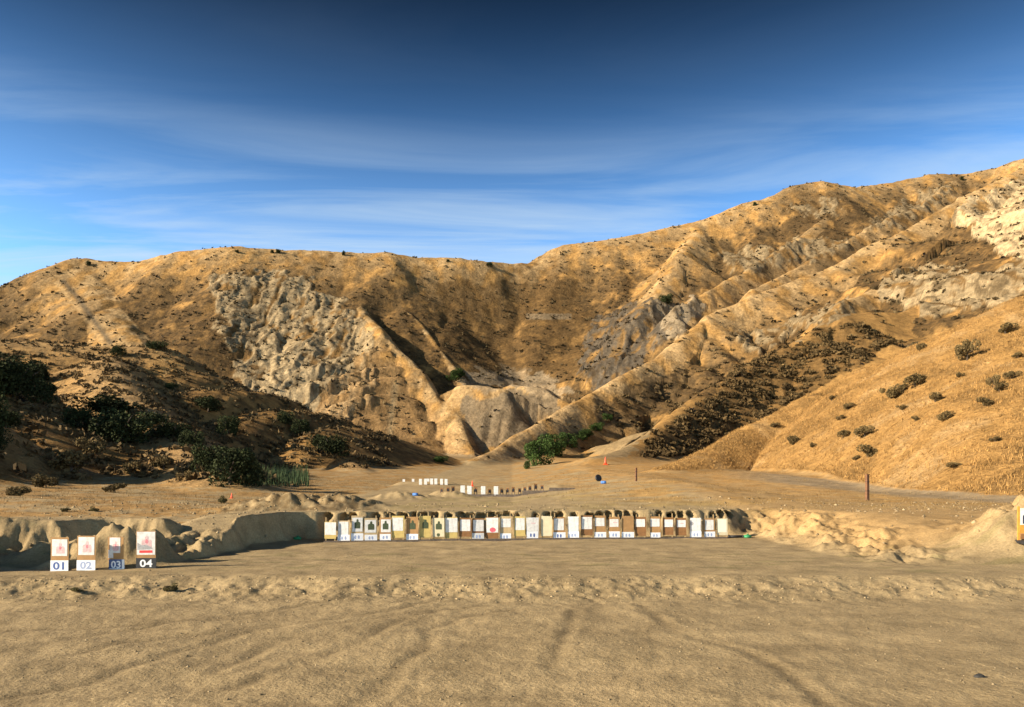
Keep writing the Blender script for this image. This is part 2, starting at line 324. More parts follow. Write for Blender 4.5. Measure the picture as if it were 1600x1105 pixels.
# flat ground
gm = isL['ground']; nd = fbm(X / 3.4 + 7, Y / 2.2, 4); nf = fbm(X / .5, Y / .35, 3)
mix(gm * 1.0, dirt)
mix(gm * sst(nd, -.1, .8) * .35, dirt * .78); mix(gm * sst(nf, .1, .9) * .25, dirt * .7); mix(gm * sst(-nd, .1, .9) * .3, dirt * 1.16)
mix(gm * TRK * .7, dirt * .6)
mix(gm * RGH * sst(nf + nd * .6, -.2, .6) * .55, dirt * .62); mix(gm * RGH * sst(-nf, .1, .7) * .4, dirt * 1.25)
mix(gm * sst(Y, 18, 19) * (1 - sst(Y, 23, 25)) * sst(fbm(X / 1.6, Y / .5, 3), .15, .7) * .5, np.array([.23, .20, .085]))       # thin green weeds on the range floor
mix(gm * sst(Y, 33, 36) * (1 - sst(Y, 56, 60)) * (X > -6) * sst(nd, -.2, .5) * .45, np.array([.40, .32, .12]))
mix(gm * sst(Y, 34, 44) * sst(X, 2, 8) * sst(nd + .4 * nf, -.25, .4) * .75, gold * 1.12)
mix(gm * sst(X, 9.5, 12) * sst(Y, 21, 25) * .5, gold * 1.15)
mix(gm * sst(Y, 62, 90) * sst(X, -12, 2) * sst(nd, -.3, .3) * .75, gold * 1.1)
mix(gm * (X < -13) * sst(Y, 24.5, 27) * sst(nd + .5 * nf, -.4, .2) * .8, gold * .95)
mix(gm * (np.abs(X + 10.2) < 3.4) * (np.abs(Y - 37.6) < 3) * sst(nf, -.5, .2) * .6, brown * .8)
acc = np.abs(YP - np.interp(PXg, [1130, 1200, 1300, 1400, 1600, 1800], [738, 746, 757, 768, 781, 800])); mix(sst(PXg + 25 * nd, 1100, 1240) * (Y > 30) * (1 - sst(acc, 5, 9)) * gm * .85, grey * 1.2)
mix(gm * sst(Y, 340, 380) * .6, grey)
RK = np.clip(RK, 0, 1); COL *= .77
# cliff relief on the rock faces
Z2 = Z + RK * far3 * (1.2 * ridged(X / 8 + .6 * n_mid, Y / 30, 3) + .8 * strk)
Z[:] = Z2; YP[:] = HZ - (Z - HC) / Y * F

# ------------------------------------------------------------------ materials
def new_mat(name):
    m = bpy.data.materials.new(name); m.use_nodes = True
    return m, m.node_tree.nodes, m.node_tree.links, m.node_tree.nodes['Principled BSDF']
def terrain_mat(name, s1, s2, bump, bdist, var=.35):
    m, n, l, b = new_mat(name); b.inputs['Roughness'].default_value = .95; b.inputs['Specular IOR Level'].default_value = .1
    at_ = n.new('ShaderNodeAttribute'); at_.attribute_name = 'cover'
    tcn = n.new('ShaderNodeTexCoord')
    def nz(s, det=6, rough=.6):
        t = n.new('ShaderNodeTexNoise'); t.inputs['Scale'].default_value = s; t.inputs['Detail'].default_value = det; t.inputs['Roughness'].default_value = rough
        l.new(tcn.outputs['Object'], t.inputs['Vector']); return t.outputs[0]
    a, c = nz(s1), nz(s2, 4, .7)
    mr = n.new('ShaderNodeMapRange'); mr.inputs[1].default_value = .3; mr.inputs[2].default_value = .7; mr.inputs[3].default_value = 1 - var; mr.inputs[4].default_value = 1 + var
    l.new(a, mr.inputs[0])
    mr2 = n.new('ShaderNodeMapRange'); mr2.inputs[1].default_value = .3; mr2.inputs[2].default_value = .7; mr2.inputs[3].default_value = 1 - var; mr2.inputs[4].default_value = 1 + var
    l.new(c, mr2.inputs[0])
    mu = n.new('ShaderNodeMath'); mu.operation = 'MULTIPLY'; l.new(mr.outputs[0], mu.inputs[0]); l.new(mr2.outputs[0], mu.inputs[1])
    vm = n.new('ShaderNodeVectorMath'); vm.operation = 'SCALE'; l.new(at_.outputs['Color'], vm.inputs[0]); l.new(mu.outputs[0], vm.inputs['Scale'])
    l.new(vm.outputs[0], b.inputs['Base Color'])
    bp = n.new('ShaderNodeBump'); bp.inputs['Strength'].default_value = bump; bp.inputs['Distance'].default_value = bdist
    ad = n.new('ShaderNodeMath'); ad.operation = 'ADD'; l.new(a, ad.inputs[0]); l.new(c, ad.inputs[1]); l.new(ad.outputs[0], bp.inputs['Height'])
    l.new(bp.outputs[0], b.inputs['Normal'])
    return m
M_FAR = terrain_mat('dry_hill_far', .16, .6, .6, 1.3, .36)
M_MIDH = terrain_mat('dry_grass_hill', .5, 2.4, .9, .5, .3)
M_GROUND = terrain_mat('packed_dirt', 1.0, 15.0, .6, .045, .25)
def simple_mat(name, col, rough=.8, var=.2, scale=8, metallic=0, bump=0):
    m, n, l, b = new_mat(name); b.inputs['Roughness'].default_value = rough; b.inputs['Metallic'].default_value = metallic
    tcn = n.new('ShaderNodeTexCoord'); t = n.new('ShaderNodeTexNoise'); t.inputs['Scale'].default_value = scale; t.inputs['Detail'].default_value = 5
    l.new(tcn.outputs['Object'], t.inputs['Vector'])
    r = n.new('ShaderNodeMapRange'); r.inputs[1].default_value = .3; r.inputs[2].default_value = .7; r.inputs[3].default_value = 1 - var; r.inputs[4].default_value = 1 + var
    l.new(t.outputs[0], r.inputs[0])
    v = n.new('ShaderNodeVectorMath'); v.operation = 'SCALE'; v.inputs[0].default_value = col; l.new(r.outputs[0], v.inputs['Scale']); l.new(v.outputs[0], b.inputs['Base Color'])
    if bump:
        bp = n.new('ShaderNodeBump'); bp.inputs['Strength'].default_value = bump; bp.inputs['Distance'].default_value = .02; l.new(t.outputs[0], bp.inputs['Height']); l.new(bp.outputs[0], b.inputs['Normal'])
    return m
MATS = {}
def mat(name, *a, **k):
    if name not in MATS: MATS[name] = simple_mat(name, *a, **k)
    return MATS[name]

# ------------------------------------------------------------------ mesh helpers
def mesh_np(name, V, Fc, k):
    """V (n,3), Fc (m,k) faces"""
    me = bpy.data.meshes.new(name); V = np.asarray(V, np.float32); Fc = np.asarray(Fc, np.int32)
    me.vertices.add(len(V)); me.vertices.foreach_set('co', V.ravel())
    me.loops.add(Fc.size); me.loops.foreach_set('vertex_index', Fc.ravel())
    me.polygons.add(len(Fc)); me.polygons.foreach_set('loop_start', np.arange(0, Fc.size, k, dtype=np.int32))
    me.update(calc_edges=True); return me
def link(name, me, parent=None, **props):
    o = bpy.data.objects.new(name, me); COLL.objects.link(o)
    if parent: o.parent = parent
    for k, v in props.items(): o[k] = v
    return o
def set_mat(o, m): o.data.materials.append(m); return o

# terrain objects, one per hill
idx = np.arange(NR * NC).reshape(NR, NC)
FQ = np.stack([idx[:-1, :-1], idx[:-1, 1:], idx[1:, 1:], idx[1:, :-1]], -1).reshape(-1, 4)
FL = LAY[:-1, :-1].reshape(-1)
XV, YV, ZV = X.copy(), Y.copy(), Z.copy()
for (hx, hy, hz, rx, rz, dp) in HOLES:
    m = (np.abs(X - hx) < .6) & (np.abs(Y - hy) < 1.0)
    xx, zz = X[m], Z[m]; rr = np.sqrt(((xx - hx + .06 * noise(xx * 7, zz * 7)) / rx) ** 2 + ((zz - hz + .05 * noise(xx * 6 + 9, zz * 6)) / rz) ** 2)
    f = 1 - sst(rr, .55, 1.05); YV[m] += dp * f; ZV[m] -= .06 * f
VALL = np.stack([XV, YV, ZV], -1).reshape(-1, 3); CALL = COL.reshape(-1, 3)
for li, nm in enumerate(LNAMES):
    f = FQ[FL == li]
    u, inv = np.unique(f, return_inverse=True)
    me = mesh_np(nm, VALL[u], inv.reshape(-1, 4), 4)
    ca = me.color_attributes.new('cover', 'FLOAT_COLOR', 'POINT')
    ca.data.foreach_set('color', np.concatenate([CALL[u], np.ones((len(u), 1))], 1).astype(np.float32).ravel())
    me.polygons.foreach_set('use_smooth', np.ones(len(f), bool))
    set_mat(link(nm, me, kind='structure'), M_GROUND if li == 0 else M_FAR if nm in ('far_hill', 'mountain', 'spur_hill') else M_MIDH)
# the yard behind and beside the camera
yv = [(-400, -300, -.36), (400, -300, -.36), (400, 4.6, -.36), (-400, 4.6, -.36)]
me = mesh_np('yard', yv, [[0, 1, 2, 3]], 4); set_mat(link('yard_ground', me, kind='structure'), mat('yard_dirt', (.32, .24, .13), .95, .3, .5))
#--OBJECTS--
# ------------------------------------------------------------------ object helpers
class MB:
    def __init__(s): s.v = []; s.f = []
    def add(s, vs, fs):
        o = len(s.v); s.v += [tuple(v) for v in vs]; s.f += [tuple(i + o for i in f) for f in fs]; return s
    def box(s, x0, x1, y0, y1, z0, z1):
        return s.add([(x0,y0,z0),(x1,y0,z0),(x1,y1,z0),(x0,y1,z0),(x0,y0,z1),(x1,y0,z1),(x1,y1,z1),(x0,y1,z1)],
                     [(0,3,2,1),(4,5,6,7),(0,1,5,4),(1,2,6,5),(2,3,7,6),(3,0,4,7)])
    def lathe(s, prof, n=10, c=(0,0,0)):
        vs = []; fs = []; m = len(prof)
        for i in range(n):
            a = 2 * math.pi * i / n
            for r, z in prof: vs.append((c[0] + r * math.cos(a), c[1] + r * math.sin(a), c[2] + z))
        for i in range(n):
            k = (i + 1) % n
            for j in range(m - 1): fs.append((i*m+j, k*m+j, k*m+j+1, i*m+j+1))
        fs.append(tuple(i*m for i in reversed(range(n)))); fs.append(tuple(i*m+m-1 for i in range(n)))
        return s.add(vs, fs)
    def tube(s, p0, p1, r0, r1, n=7):
        p0 = Vector(p0); p1 = Vector(p1); q = (p1 - p0).to_track_quat('Z', 'Y'); vs = []
        for p, r in ((p0, r0), (p1, r1)):
            for i in range(n):
                a = 2 * math.pi * i / n; vs.append(p + q @ Vector((r * math.cos(a), r * math.sin(a), 0)))
        return s.add(vs, [(i, (i+1) % n, n + (i+1) % n, n + i) for i in range(n)] + [tuple(reversed(range(n))), tuple(range(n, 2*n))])
    def mesh(s, name, m=None, smooth=False):
        me = bpy.data.meshes.new(name); me.from_pydata(s.v, [], s.f); me.update()
        if m: me.materials.append(m)
        if smooth: me.polygons.foreach_set('use_smooth', [True] * len(me.polygons))
        return me
CACHE = {}
def box_mesh(name, dims, m, jit=0):
    k = (name, tuple(round(d, 3) for d in dims), m.name)
    if k not in CACHE: CACHE[k] = MB().box(*dims).mesh(name, m)
    return CACHE[k]
def thing(name, loc, label, cat, group=None, rz=0, rx=0):
    o = bpy.data.objects.new(name, None); COLL.objects.link(o); o.empty_display_size = .2
    o.location = loc; o.rotation_euler = (rx, 0, rz); o['label'] = label; o['category'] = cat
    if group: o['group'] = group
    return o
def tag(o, label, cat, group=None):
    o['label'] = label; o['category'] = cat
    if group: o['group'] = group
    return o

CARD = mat('tan_cardboard', (.38, .215, .085), .85, .15, 5); CARD_Y = mat('yellow_board', (.56, .42, .14), .8, .14, 5); CARD_B = mat('buff_board', (.50, .37, .20), .85, .15, 5)
CARD_D = mat('brown_board', (.24, .115, .04), .85, .2, 6); CARD_C = mat('cream_board', (.62, .55, .37), .8, .12, 5)
PAPER = mat('white_paper', (.70, .69, .66), .7, .2, 9); WOOD = mat('raw_lumber', (.42, .29, .14), .8, .22, 9); DKWOOD = mat('weathered_timber', (.13, .10, .075), .9, .3, 6)
INK_G = mat('dark_green_ink', (.055, .075, .035), .8, .3, 20); INK_R = mat('red_ink', (.72, .05, .05), .7, .15, 20); INK_P = mat('faded_pink_ink', (.66, .45, .45), .8, .22, 25)
INK_B = mat('blue_paint', (.05, .10, .30), .6, .2, 20); INK_LB = mat('pale_blue_paint', (.30, .37, .56), .6, .2, 20); SIGN = mat('white_sign_board', (.80, .82, .85), .6, .1, 8)
BLACK = mat('black_paint', (.02, .02, .022), .5, .3, 10); INK_GREY = mat('grey_print', (.36, .36, .37), .8, .3, 20); STEEL = mat('dark_steel', (.06, .055, .05), .55, .3, 12, .6)
NAVY = mat('navy_board', (.055, .10, .24), .6, .25, 10)

def flat_mesh(name, key, pts, y, m, th=.002):
    """thin printed shape on a board: outline in x,z extruded th towards -y"""
    k = (name, key)
    if k in CACHE: return CACHE[k]
    n = len(pts); b = MB(); b.add([(x, y, z) for x, z in pts] + [(x, y - th, z) for x, z in pts],
        [tuple(range(n, 2*n)), tuple(reversed(range(n)))] + [(i, (i+1) % n, n + (i+1) % n, n + i) for i in range(n)])
    CACHE[k] = b.mesh(name, m); return CACHE[k]
def sil_pts(cx, cz, w, h):     # head-and-shoulders outline of a paper target
    o = [(-.5,-.5),(.5,-.5),(.5,.05),(.42,.18),(.18,.22),(.17,.42),(.08,.5),(-.08,.5),(-.17,.42),(-.18,.22),(-.42,.18),(-.5,.05)]
    return [(cx + a * w, cz + b * h) for a, b in o]
def oval_pts(cx, cz, w, h, n=14, seed=0):
    r = random.Random(seed); return [(cx + .5 * w * math.cos(2*math.pi*i/n) * r.uniform(.85, 1.1), cz + .5 * h * math.sin(2*math.pi*i/n) * r.uniform(.88, 1.08)) for i in range(n)]
def digits(parent, txt, cx, cz, h, y, m, width):
    cu = bpy.data.curves.new('digits', 'FONT'); cu.body = txt; cu.size = h * 1.42; cu.align_x = 'CENTER'; cu.offset = h * .035; cu.extrude = .001; cu.resolution_u = 3
    t = bpy.data.objects.new('tmp_text', cu); COLL.objects.link(t); bpy.context.view_layer.update()
    me = bpy.data.meshes.new_from_object(t.evaluated_get(bpy.context.evaluated_depsgraph_get())); bpy.data.objects.remove(t)
    me.name = 'digits'; me.materials.clear(); me.materials.append(m)
    co = np.zeros(len(me.vertices) * 3); me.vertices.foreach_get('co', co); co = co.reshape(-1, 3)
    co[:, 0] -= (co[:, 0].max() + co[:, 0].min()) / 2; co[:, 0] *= width / (co[:, 0].max() - co[:, 0].min())
    co[:, 1] -= co[:, 1].min(); co[:, 1] *= h / co[:, 1].max()
    out = np.stack([co[:, 0] + cx, y - co[:, 2] - .0015, co[:, 1] + cz - h / 2], 1); me.vertices.foreach_set('co', out.ravel()); me.update()
    return link('digits', me, parent)

# ------------------------------------------------------------------ four numbered stands in the small bay
def near_stand(px, by, bx0, bx1, btop, paper, sign, txt, dm, sm, label, extra=None, tall=0):
    d = HC * F / (by - HZ); u = d / F; x, y, z = at(px, d); r = random.Random(px)
    t = thing('target_stand', (x, y, z - .01), label, 'target stand', 'numbered target stands in the small bay', rz=r.uniform(-.06, .06), rx=r.uniform(-.03, .0))
    X_ = lambda q: (q - px) * u
    Z_ = lambda q: (by - q) * u
    for s in (bx0 + 3, bx1 - 3):
        link('upright', box_mesh('upright', (X_(s) - .018, X_(s) + .018, .012, .04, -.1, Z_(btop) + .015), WOOD), t)
    link('base', box_mesh('base', (X_(bx0) - .03, X_(bx1) + .03, .042, .085, -.04, .05), DKWOOD), t)
    link('backing_board', box_mesh('backing_board', (X_(bx0), X_(bx1), 0, .012, Z_(874), Z_(btop)), CARD), t)
    p = link('paper_target', box_mesh('paper_target', (X_(paper[0]), X_(paper[1]), -.005, -.001, Z_(paper[3]), Z_(paper[2])), PAPER), t)
    cx, cz = X_((paper[0] + paper[1]) / 2), Z_((paper[2] + paper[3]) / 2)
    w_, h_ = (paper[1] - paper[0]) * u, (paper[3] - paper[2]) * u
    link('silhouette', flat_mesh('silhouette', px, sil_pts(cx + .02, cz - .02 + (.05 if extra else 0), w_ * .55, h_ * (.62 if not extra else .5)), -.005, INK_P), p)
    link('bullseye', flat_mesh('bullseye', px, oval_pts(cx + .02, cz + (.05 if extra else -.01), w_ * .16, h_ * .2, 10, px), -.0072, mat('pink_ink', (.62, .22, .26), .8, .2, 25)), p)
    if extra:
        link('red_band', box_mesh('red_band', (X_(218), X_(238), -.0075, -.005, Z_(864), Z_(860)), INK_R), p)
        link('grey_band', flat_mesh('grey_band', px, [(X_(215), Z_(859)), (X_(238), Z_(858)), (X_(236), Z_(855)), (X_(228), Z_(851)), (X_(221), Z_(852)), (X_(215), Z_(848))], -.0072, INK_GREY), p)
    if px == 183:
        q = link('paper_patch', box_mesh('paper_patch', (X_(169), X_(177), -.009, -.006, Z_(871), Z_(858)), PAPER), t)
    s = link('number_sign', box_mesh('number_sign', (X_(sign[0]), X_(sign[1]), -.012, -.002, Z_(sign[3]), Z_(sign[2])), sm), t)
    if px == 183:
        link('white_edge', box_mesh('white_edge', (X_(191), X_(195), -.0145, -.012, Z_(sign[3]), Z_(sign[2])), SIGN), s)
        link('white_edge', box_mesh('white_edge2', (X_(171), X_(191), -.0145, -.012, Z_(sign[3]), Z_(sign[3] - 2)), SIGN), s)
    digits(s, txt, X_((sign[0] + sign[1]) / 2) - (.02 if px in (92, 183) else 0), Z_((sign[2] + sign[3]) / 2), (sign[3] - sign[2]) * u * .72, -.012, dm, (sign[1] - sign[0]) * u * .62)
near_stand(92, 891, 79, 107, 838, (81, 105, 841, 867), (79, 107, 874, 891), '01', INK_B, SIGN, 'target stand with blue 01 on a white sign beside the shaded bank')
near_stand(134, 891, 120, 149, 836, (122, 147, 838, 866), (120, 149, 874, 890), '02', INK_LB, SIGN, 'target stand with pale blue 02 on a white sign and large paper')
near_stand(183, 889, 168, 193, 838, (171, 188, 839, 863), (170, 195, 873, 889), '03', SIGN, NAVY, 'target stand with 03 on a navy sign and torn narrow paper')
near_stand(228, 888.5, 213, 243, 830, (214, 242, 831, 867), (213, 244, 872, 888.5), '04', SIGN, BLACK, 'tallest target stand with white 04 on black and a red band', extra=True)

# ------------------------------------------------------------------ long row of stands in the pit
ORD = ['first','second','third','fourth','fifth','sixth','seventh','eighth','ninth','tenth','eleventh','twelfth','thirteenth','fourteenth','fifteenth','sixteenth','seventeenth','eighteenth','nineteenth','twentieth','twenty-first','twenty-second','twenty-third','twenty-fourth','twenty-fifth','twenty-sixth','twenty-seventh','twenty-eighth','twenty-ninth','thirtieth']
# (board top row, board, paper kind, mark, sign kind, look)
ROWSPEC = [
 (815,'Y','big',None,None,'white paper over yellow board'), (812,'B','tall',None,'w','white paper and white number sign'), (806,'B','small','g','w','dark green figure on buff board, white sign'),
 (808,'B','small','g','w','dark green figure on buff board and broad sign'), (809,'T','small','g','w','dark figure on orange tan board with sign'), (806,'Y','mid',None,None,'white paper on deep yellow board'),
 (806,'T','none','g','w','dark figure on tan board with low white sign'), (806,'Y','none','g',None,'dark oval figure on bare yellow board'), (808,'C','none','g2',None,'white-framed dark figure above small dark patch'),
 (808,'Y','big',None,None,'white paper on tall yellow board'), (808,'D','mid',None,None,'white paper over brown board'), (810,'D','mid',None,'g','white paper above greyish sign'),
 (805,'D','big','r',None,'white paper with a red splash over brown board'), (805,'B','short',None,'w','short white paper, tan band and sign'), (806,'Y','mid',None,None,'white paper on honey yellow board'),
 (808,'P','big','p','b','tall white board, red mark, blue number'), (807,'C','none',None,None,'bare cream board without paper'), (808,'T','mid',None,'b','white paper, tan strip and numbered white sign'),
 (807,'P','big',None,'b','tall all-white board with numbered sign'), (806,'D','mid',None,None,'white paper above rusty brown board'), (806,'T','short',None,'w','short white paper over tan board, sign'),
 (808,'T','short','p','w','red-streaked white paper, tan board and sign'), (806,'T','none',None,'w','bare tan board above white sign'), (806,'D','short',None,None,'short white paper on dark brown board'),
 (806,'T','short',None,'b','short white paper, tan board and bluish sign'), (807,'D','short',None,None,'small white paper on brown board, low frame'), (808,'D','short','p',None,'small white paper with faint mark on rust board'),
 (809,'P','mid','k','b','white paper with dark corner above numbered sign'), (808,'T','mid',None,'b','wide white paper above tan strip and pale sign'), (809,'C','tall',None,None,'pale cream paper covering the whole stand'),
]
BM = dict(Y=CARD_Y, B=CARD_B, T=CARD, D=CARD_D, C=CARD_C, P=PAPER)
PK = dict(big=(.36, .97), tall=(.3, .95), mid=(.42, .93), short=(.55, .9), small=(.38, .92))
row_pts = []
for i, (px, sp) in enumerate(zip(ROW_PX, ROWSPEC)):
    top, bk, pk, mk, sg, look = sp; r = random.Random(i * 7 + 1); d = row_d(px); u = d / F
    by = HZ + HC / u; x, y, z = at(px, d); row_pts.append((x, y, z))
    t = thing('target_stand', (x, y, z - .015), f'{look}, {ORD[i]} stand from the shaded pit wall', 'target stand', 'row of target stands in the pit', rz=r.uniform(-.1, .1) + .05, rx=r.uniform(-.05, .0))
    Hh = (by - top) * u + r.uniform(-.03, .02); hw = r.uniform(.215, .245); bz0 = .1 + r.uniform(0, .06)
    for s in (-1, 1): link('upright', box_mesh('upright', (s * (hw - .05) - .018, s * (hw - .05) + .018, .012, .04, -.1, Hh + r.choice([0, .03, .1, .17])), WOOD), t)
    for s in (-1, 1): link('foot', box_mesh('foot', (s * (hw - .05) - .02, s * (hw - .05) + .02, -.16, .3, -.02, .035), DKWOOD), t)
    link('backing_board', box_mesh('backing_board', (-hw, hw, 0, .01, bz0, Hh), BM[bk]), t)
    if pk != 'none':
        a, b = PK[pk]; pw = hw * (r.uniform(.8, .9) if pk != 'big' else .97); ox = r.uniform(-.02, .02)
        p = link('paper_target', box_mesh('paper_target', (ox - pw, ox + pw, -.006, -.001, Hh * a, Hh * b), PAPER if bk != 'C' else mat('cream_paper', (.84, .79, .62), .75, .08, 6)), t)
    else: p = t
    if mk in ('g', 'g2'): link('figure', flat_mesh('figure', i, sil_pts(.01, Hh * .68, hw * 1.0, Hh * .36), -.006, INK_G), p)
    if mk == 'g2': link('dark_patch', flat_mesh('dark_patch', i, oval_pts(0, Hh * .26, .14, .14, 9, i), -.001, INK_G), t)
    if mk == 'r': link('red_splash', flat_mesh('red_splash', i, oval_pts(.02, Hh * .47, .26, .19, 12, i), -.006, mat('splash_red', (.80, .12, .16), .7, .2, 15)), p)
    if mk == 'p': link('faint_mark', flat_mesh('faint_mark', i, oval_pts(.03, Hh * .74, .2, .05, 10, i), -.006, INK_P), p)
    if mk == 'k': link('dark_corner', flat_mesh('dark_corner', i, oval_pts(-.15, Hh * .72, .12, .16, 9, i), -.006, INK_GREY), p)
    if sg:
        sw = hw * r.uniform(.92, 1.08); sh = r.uniform(.24, .29)
        s = link('number_sign', box_mesh('number_sign', (-sw, sw, -.012, -.002, .02, .02 + sh), SIGN if sg != 'g' else mat('grey_sign', (.62, .62, .60), .7, .15, 8)), t)
        im = INK_B if sg == 'b' and i in (15, 17) else INK_LB
        for k in (-1, 1): link('numeral', flat_mesh('numeral', (i, k), oval_pts(k * .065 + r.uniform(-.01, .01), .02 + sh * .5, .075, sh * .55, 9, i + k), -.012, im), s)
# timber rail along the foot of the row
rail = thing('timber_rail', at(820, row_d(820) + .09), 'low dark timber rail lying along the foot of the long target row', 'rail')
ends = [506, 610, 715, 820, 925, 1030, 1136]
for a, b in zip(ends[:-1], ends[1:]):
    p, q = at(a, row_d(a) - .22), at(b - 1.2, row_d(b) - .22); m_ = MB(); p = Vector(p) - rail.location; q = Vector(q) - rail.location
    dx = (q - p).normalized(); nx = Vector((-dx.y, dx.x, 0)) * .05; vs = []
    for e in (p, q):
        for sx, zz in ((-1, -.06), (1, -.06), (1, .055), (-1, .055)): vs.append(e + nx * sx + Vector((0, 0, zz)))
    m_.add(vs, [(0,1,2,3),(7,6,5,4),(0,4,5,1),(1,5,6,2),(2,6,7,3),(3,7,4,0)])
    link('plank', m_.mesh('plank', DKWOOD), rail)
# black pipe and green sacks at the pit ends
x, y, z = at(1150, row_d(1150)); t = thing('black_pipe', (x, y, z), 'short black pipe lying past the last stand beside a green sack', 'pipe')
link('pipe_body', MB().tube((-.3, 0, .06), (.28, .05, .06), .055, .055, 12).mesh('pipe_body', BLACK, True), t)
for s in (-.3, .28): link('collar', MB().tube((s - .02, 0 if s < 0 else .05, .06), (s + .03, 0 if s < 0 else .05, .06), .068, .068, 12).mesh('collar', BLACK, True), t)
def sack(px, d, s, label):
    x, y, z = at(px, d); me = MB().lathe([(.02, -.02), (.17, -.01), (.22, .06), (.21, .14), (.15, .2), (.06, .225), (.045, .26), (.07, .3)], 14).mesh('sack_body', mat('green_sack', (.03, .26, .10), .6, .25, 6), True)
    r = random.Random(px)
    for v in me.vertices: v.co *= 1 + .12 * math.sin(v.co.x * 23 + px) * math.cos(v.co.y * 19)
    t = thing('green_sack', (x, y, z), label, 'sack'); b = link('sack_body', me, t); b.scale = (s, s * .8, s * .75)
    link('tie', MB().lathe([(.05, .245), (.062, .25), (.062, .265), (.05, .27)], 10).mesh('tie', BLACK), t).scale = (s, s * .8, s * .75)
sack(1168, row_d(1168) - .05, .75, 'small green sack at the sunlit end of the pit')
sack(465, 29.6, .72, 'small green sack in the deep shade of the pit wall')

# ------------------------------------------------------------------ rows of stands farther up the valley
def far_stand(px, by, d, hpx, wpx, white, label, group, rz=0):
    x, y, z = at(px, d); u = d / F; h = hpx * u; hw = wpx * u / 2
    t = thing('target_stand', (x, y, z - .01), label, 'target stand', group, rz=rz)
    for s in (-1, 1): link('upright', box_mesh('upright', (s * hw * .8 - .03, s * hw * .8 + .03, .012, .05, -.1, h), WOOD if white else DKWOOD), t)
    link('backing_board', box_mesh('backing_board', (-hw, hw, 0, .012, .06 if white else h * .42, h), PAPER if white else CARD_D), t)
    if white: link('paper_target', box_mesh('paper_target', (-hw * .9, hw * .9, -.006, -.001, h * .3, h * .97), PAPER), t)
    else: link('figure', flat_mesh('figure', ('far', px), sil_pts(0, h * .7, hw * 1.5, h * .45), -.001, BLACK), t)
for k, px in enumerate([723, 733.5, 755, 775]):
    far_stand(px, 778, 60.3, 16, 7, True, 'white target stand beyond the pit, ' + ['beside another white one, nearer the dark mound', 'close to the first white one', 'standing alone between dark stands', 'last white one before the dark stands'][k], 'stands of the second row beyond the pit')
for k, px in enumerate([690, 700, 708, 743, 765, 784, 793, 802, 812, 820, 828, 837, 847]):
    far_stand(px, 778, 60.6, 11 + (k * 5) % 4, 5, False, ('narrow dark target stand between the dark mound and the white stands' if k < 3 else 'narrow dark target stand wedged between white stands beyond the pit' if k < 5 else 'narrow dark target stand past the last white stand beyond the pit'), 'dark stands of the second row', rz=(k % 3 - 1) * .15)
for k, px in enumerate([657, 665, 674.5, 681, 690, 697]):
    far_stand(px, 760, 81, 10, 4.6, True, 'small white target stand in the clustered third row up the valley', 'white stands of the third row')
for k, px in enumerate([631, 645.5, 669]):
    far_stand(px, 748, 100, 5.5, 4, True, 'tiny low white target board in the farthest row up the valley', 'white boards of the farthest row')
rail = thing('timber_rail', at(777, 60.0), 'thin dark rail at the foot of the second target row', 'rail')
for a in range(690, 860, 42):
    p = Vector(at(a, 60.0)) - rail.location; q = Vector(at(a + 41, 60.0)) - rail.location
    link('plank', MB().box(p.x, q.x, -.05, .05, min(p.z, q.z) - .1, max(p.z, q.z) + .09).mesh('plank', DKWOOD), rail)

# orange-framed stand on the right
d = HC * F / (879 - HZ); x, y, z = at(1604, d)
t = thing('framed_target_stand', (x, y, z), 'orange-framed target stand with white paper by the sunlit dirt mound', 'target stand', rz=-.1)
ORG = mat('orange_lumber', (.62, .27, .04), .7, .2, 8)
for s in (-.2, .2): link('upright', box_mesh('upright', (s - .025, s + .025, 0, .045, -.08, 1.02), ORG), t)
link('lower_board', box_mesh('lower_board', (-.2, .25, -.012, -.001, .26, .5), ORG), t)
p = link('paper_target', box_mesh('paper_target', (-.165, .28, -.014, -.001, .502, .97), PAPER), t)
link('figure', flat_mesh('figure', 'org', sil_pts(.06, .72, .34, .38), -.014, mat('navy_ink', (.03, .04, .08), .8, .2, 10)), p)
link('dark_panel', box_mesh('dark_panel', (-.17, .25, -.02, -.002, .1, .255), CARD_D), t)
for s in (-.2, .2): link('foot', box_mesh('foot', (s - .045, s + .045, -.32, .3, -.02, .07), BLACK), t)

# ------------------------------------------------------------------ posts, cones, small things
POST = mat('rusty_post', (.16, .075, .035), .8, .35, 7)
def post(px, by, d, hpx, w, label):
    x, y, z = at(px, d); h = hpx * d / F
    t = thing('marker_post', (x, y, z), label, 'post', rz=.3)
    link('shaft', MB().add([(-w,-w,-.2),(w,-w,-.2),(w,w,-.2),(-w,w,-.2),(-w*.92,-w*.92,h*.97),(w*.92,-w*.92,h*.97),(w*.92,w*.92,h*.97),(-w*.92,w*.92,h*.97)], [(0,3,2,1),(4,5,6,7),(0,1,5,4),(1,2,6,5),(2,3,7,6),(3,0,4,7)]).mesh('shaft', POST), t)
    link('cap', MB().box(-w*1.1, w*1.1, -w*1.1, w*1.1, h*.972, h).mesh('cap', POST), t)
    for k in (.35, .7): link('band', MB().box(-w*1.08, w*1.08, -w*1.08, w*1.08, h*k, h*k + .03).mesh('band', STEEL), t)
hp = hit(1355, 782); post(1355, 782, hp[1], 41, .085, 'thick rusty brown post standing alone beside the grey dirt road')
hp = hit(994, 752); post(994, 752, hp[1], 21, .07, 'thin brown post on the grassy rise near the blue drum')
OR_C = mat('orange_plastic', (.85, .10, .03), .5, .12, 6)
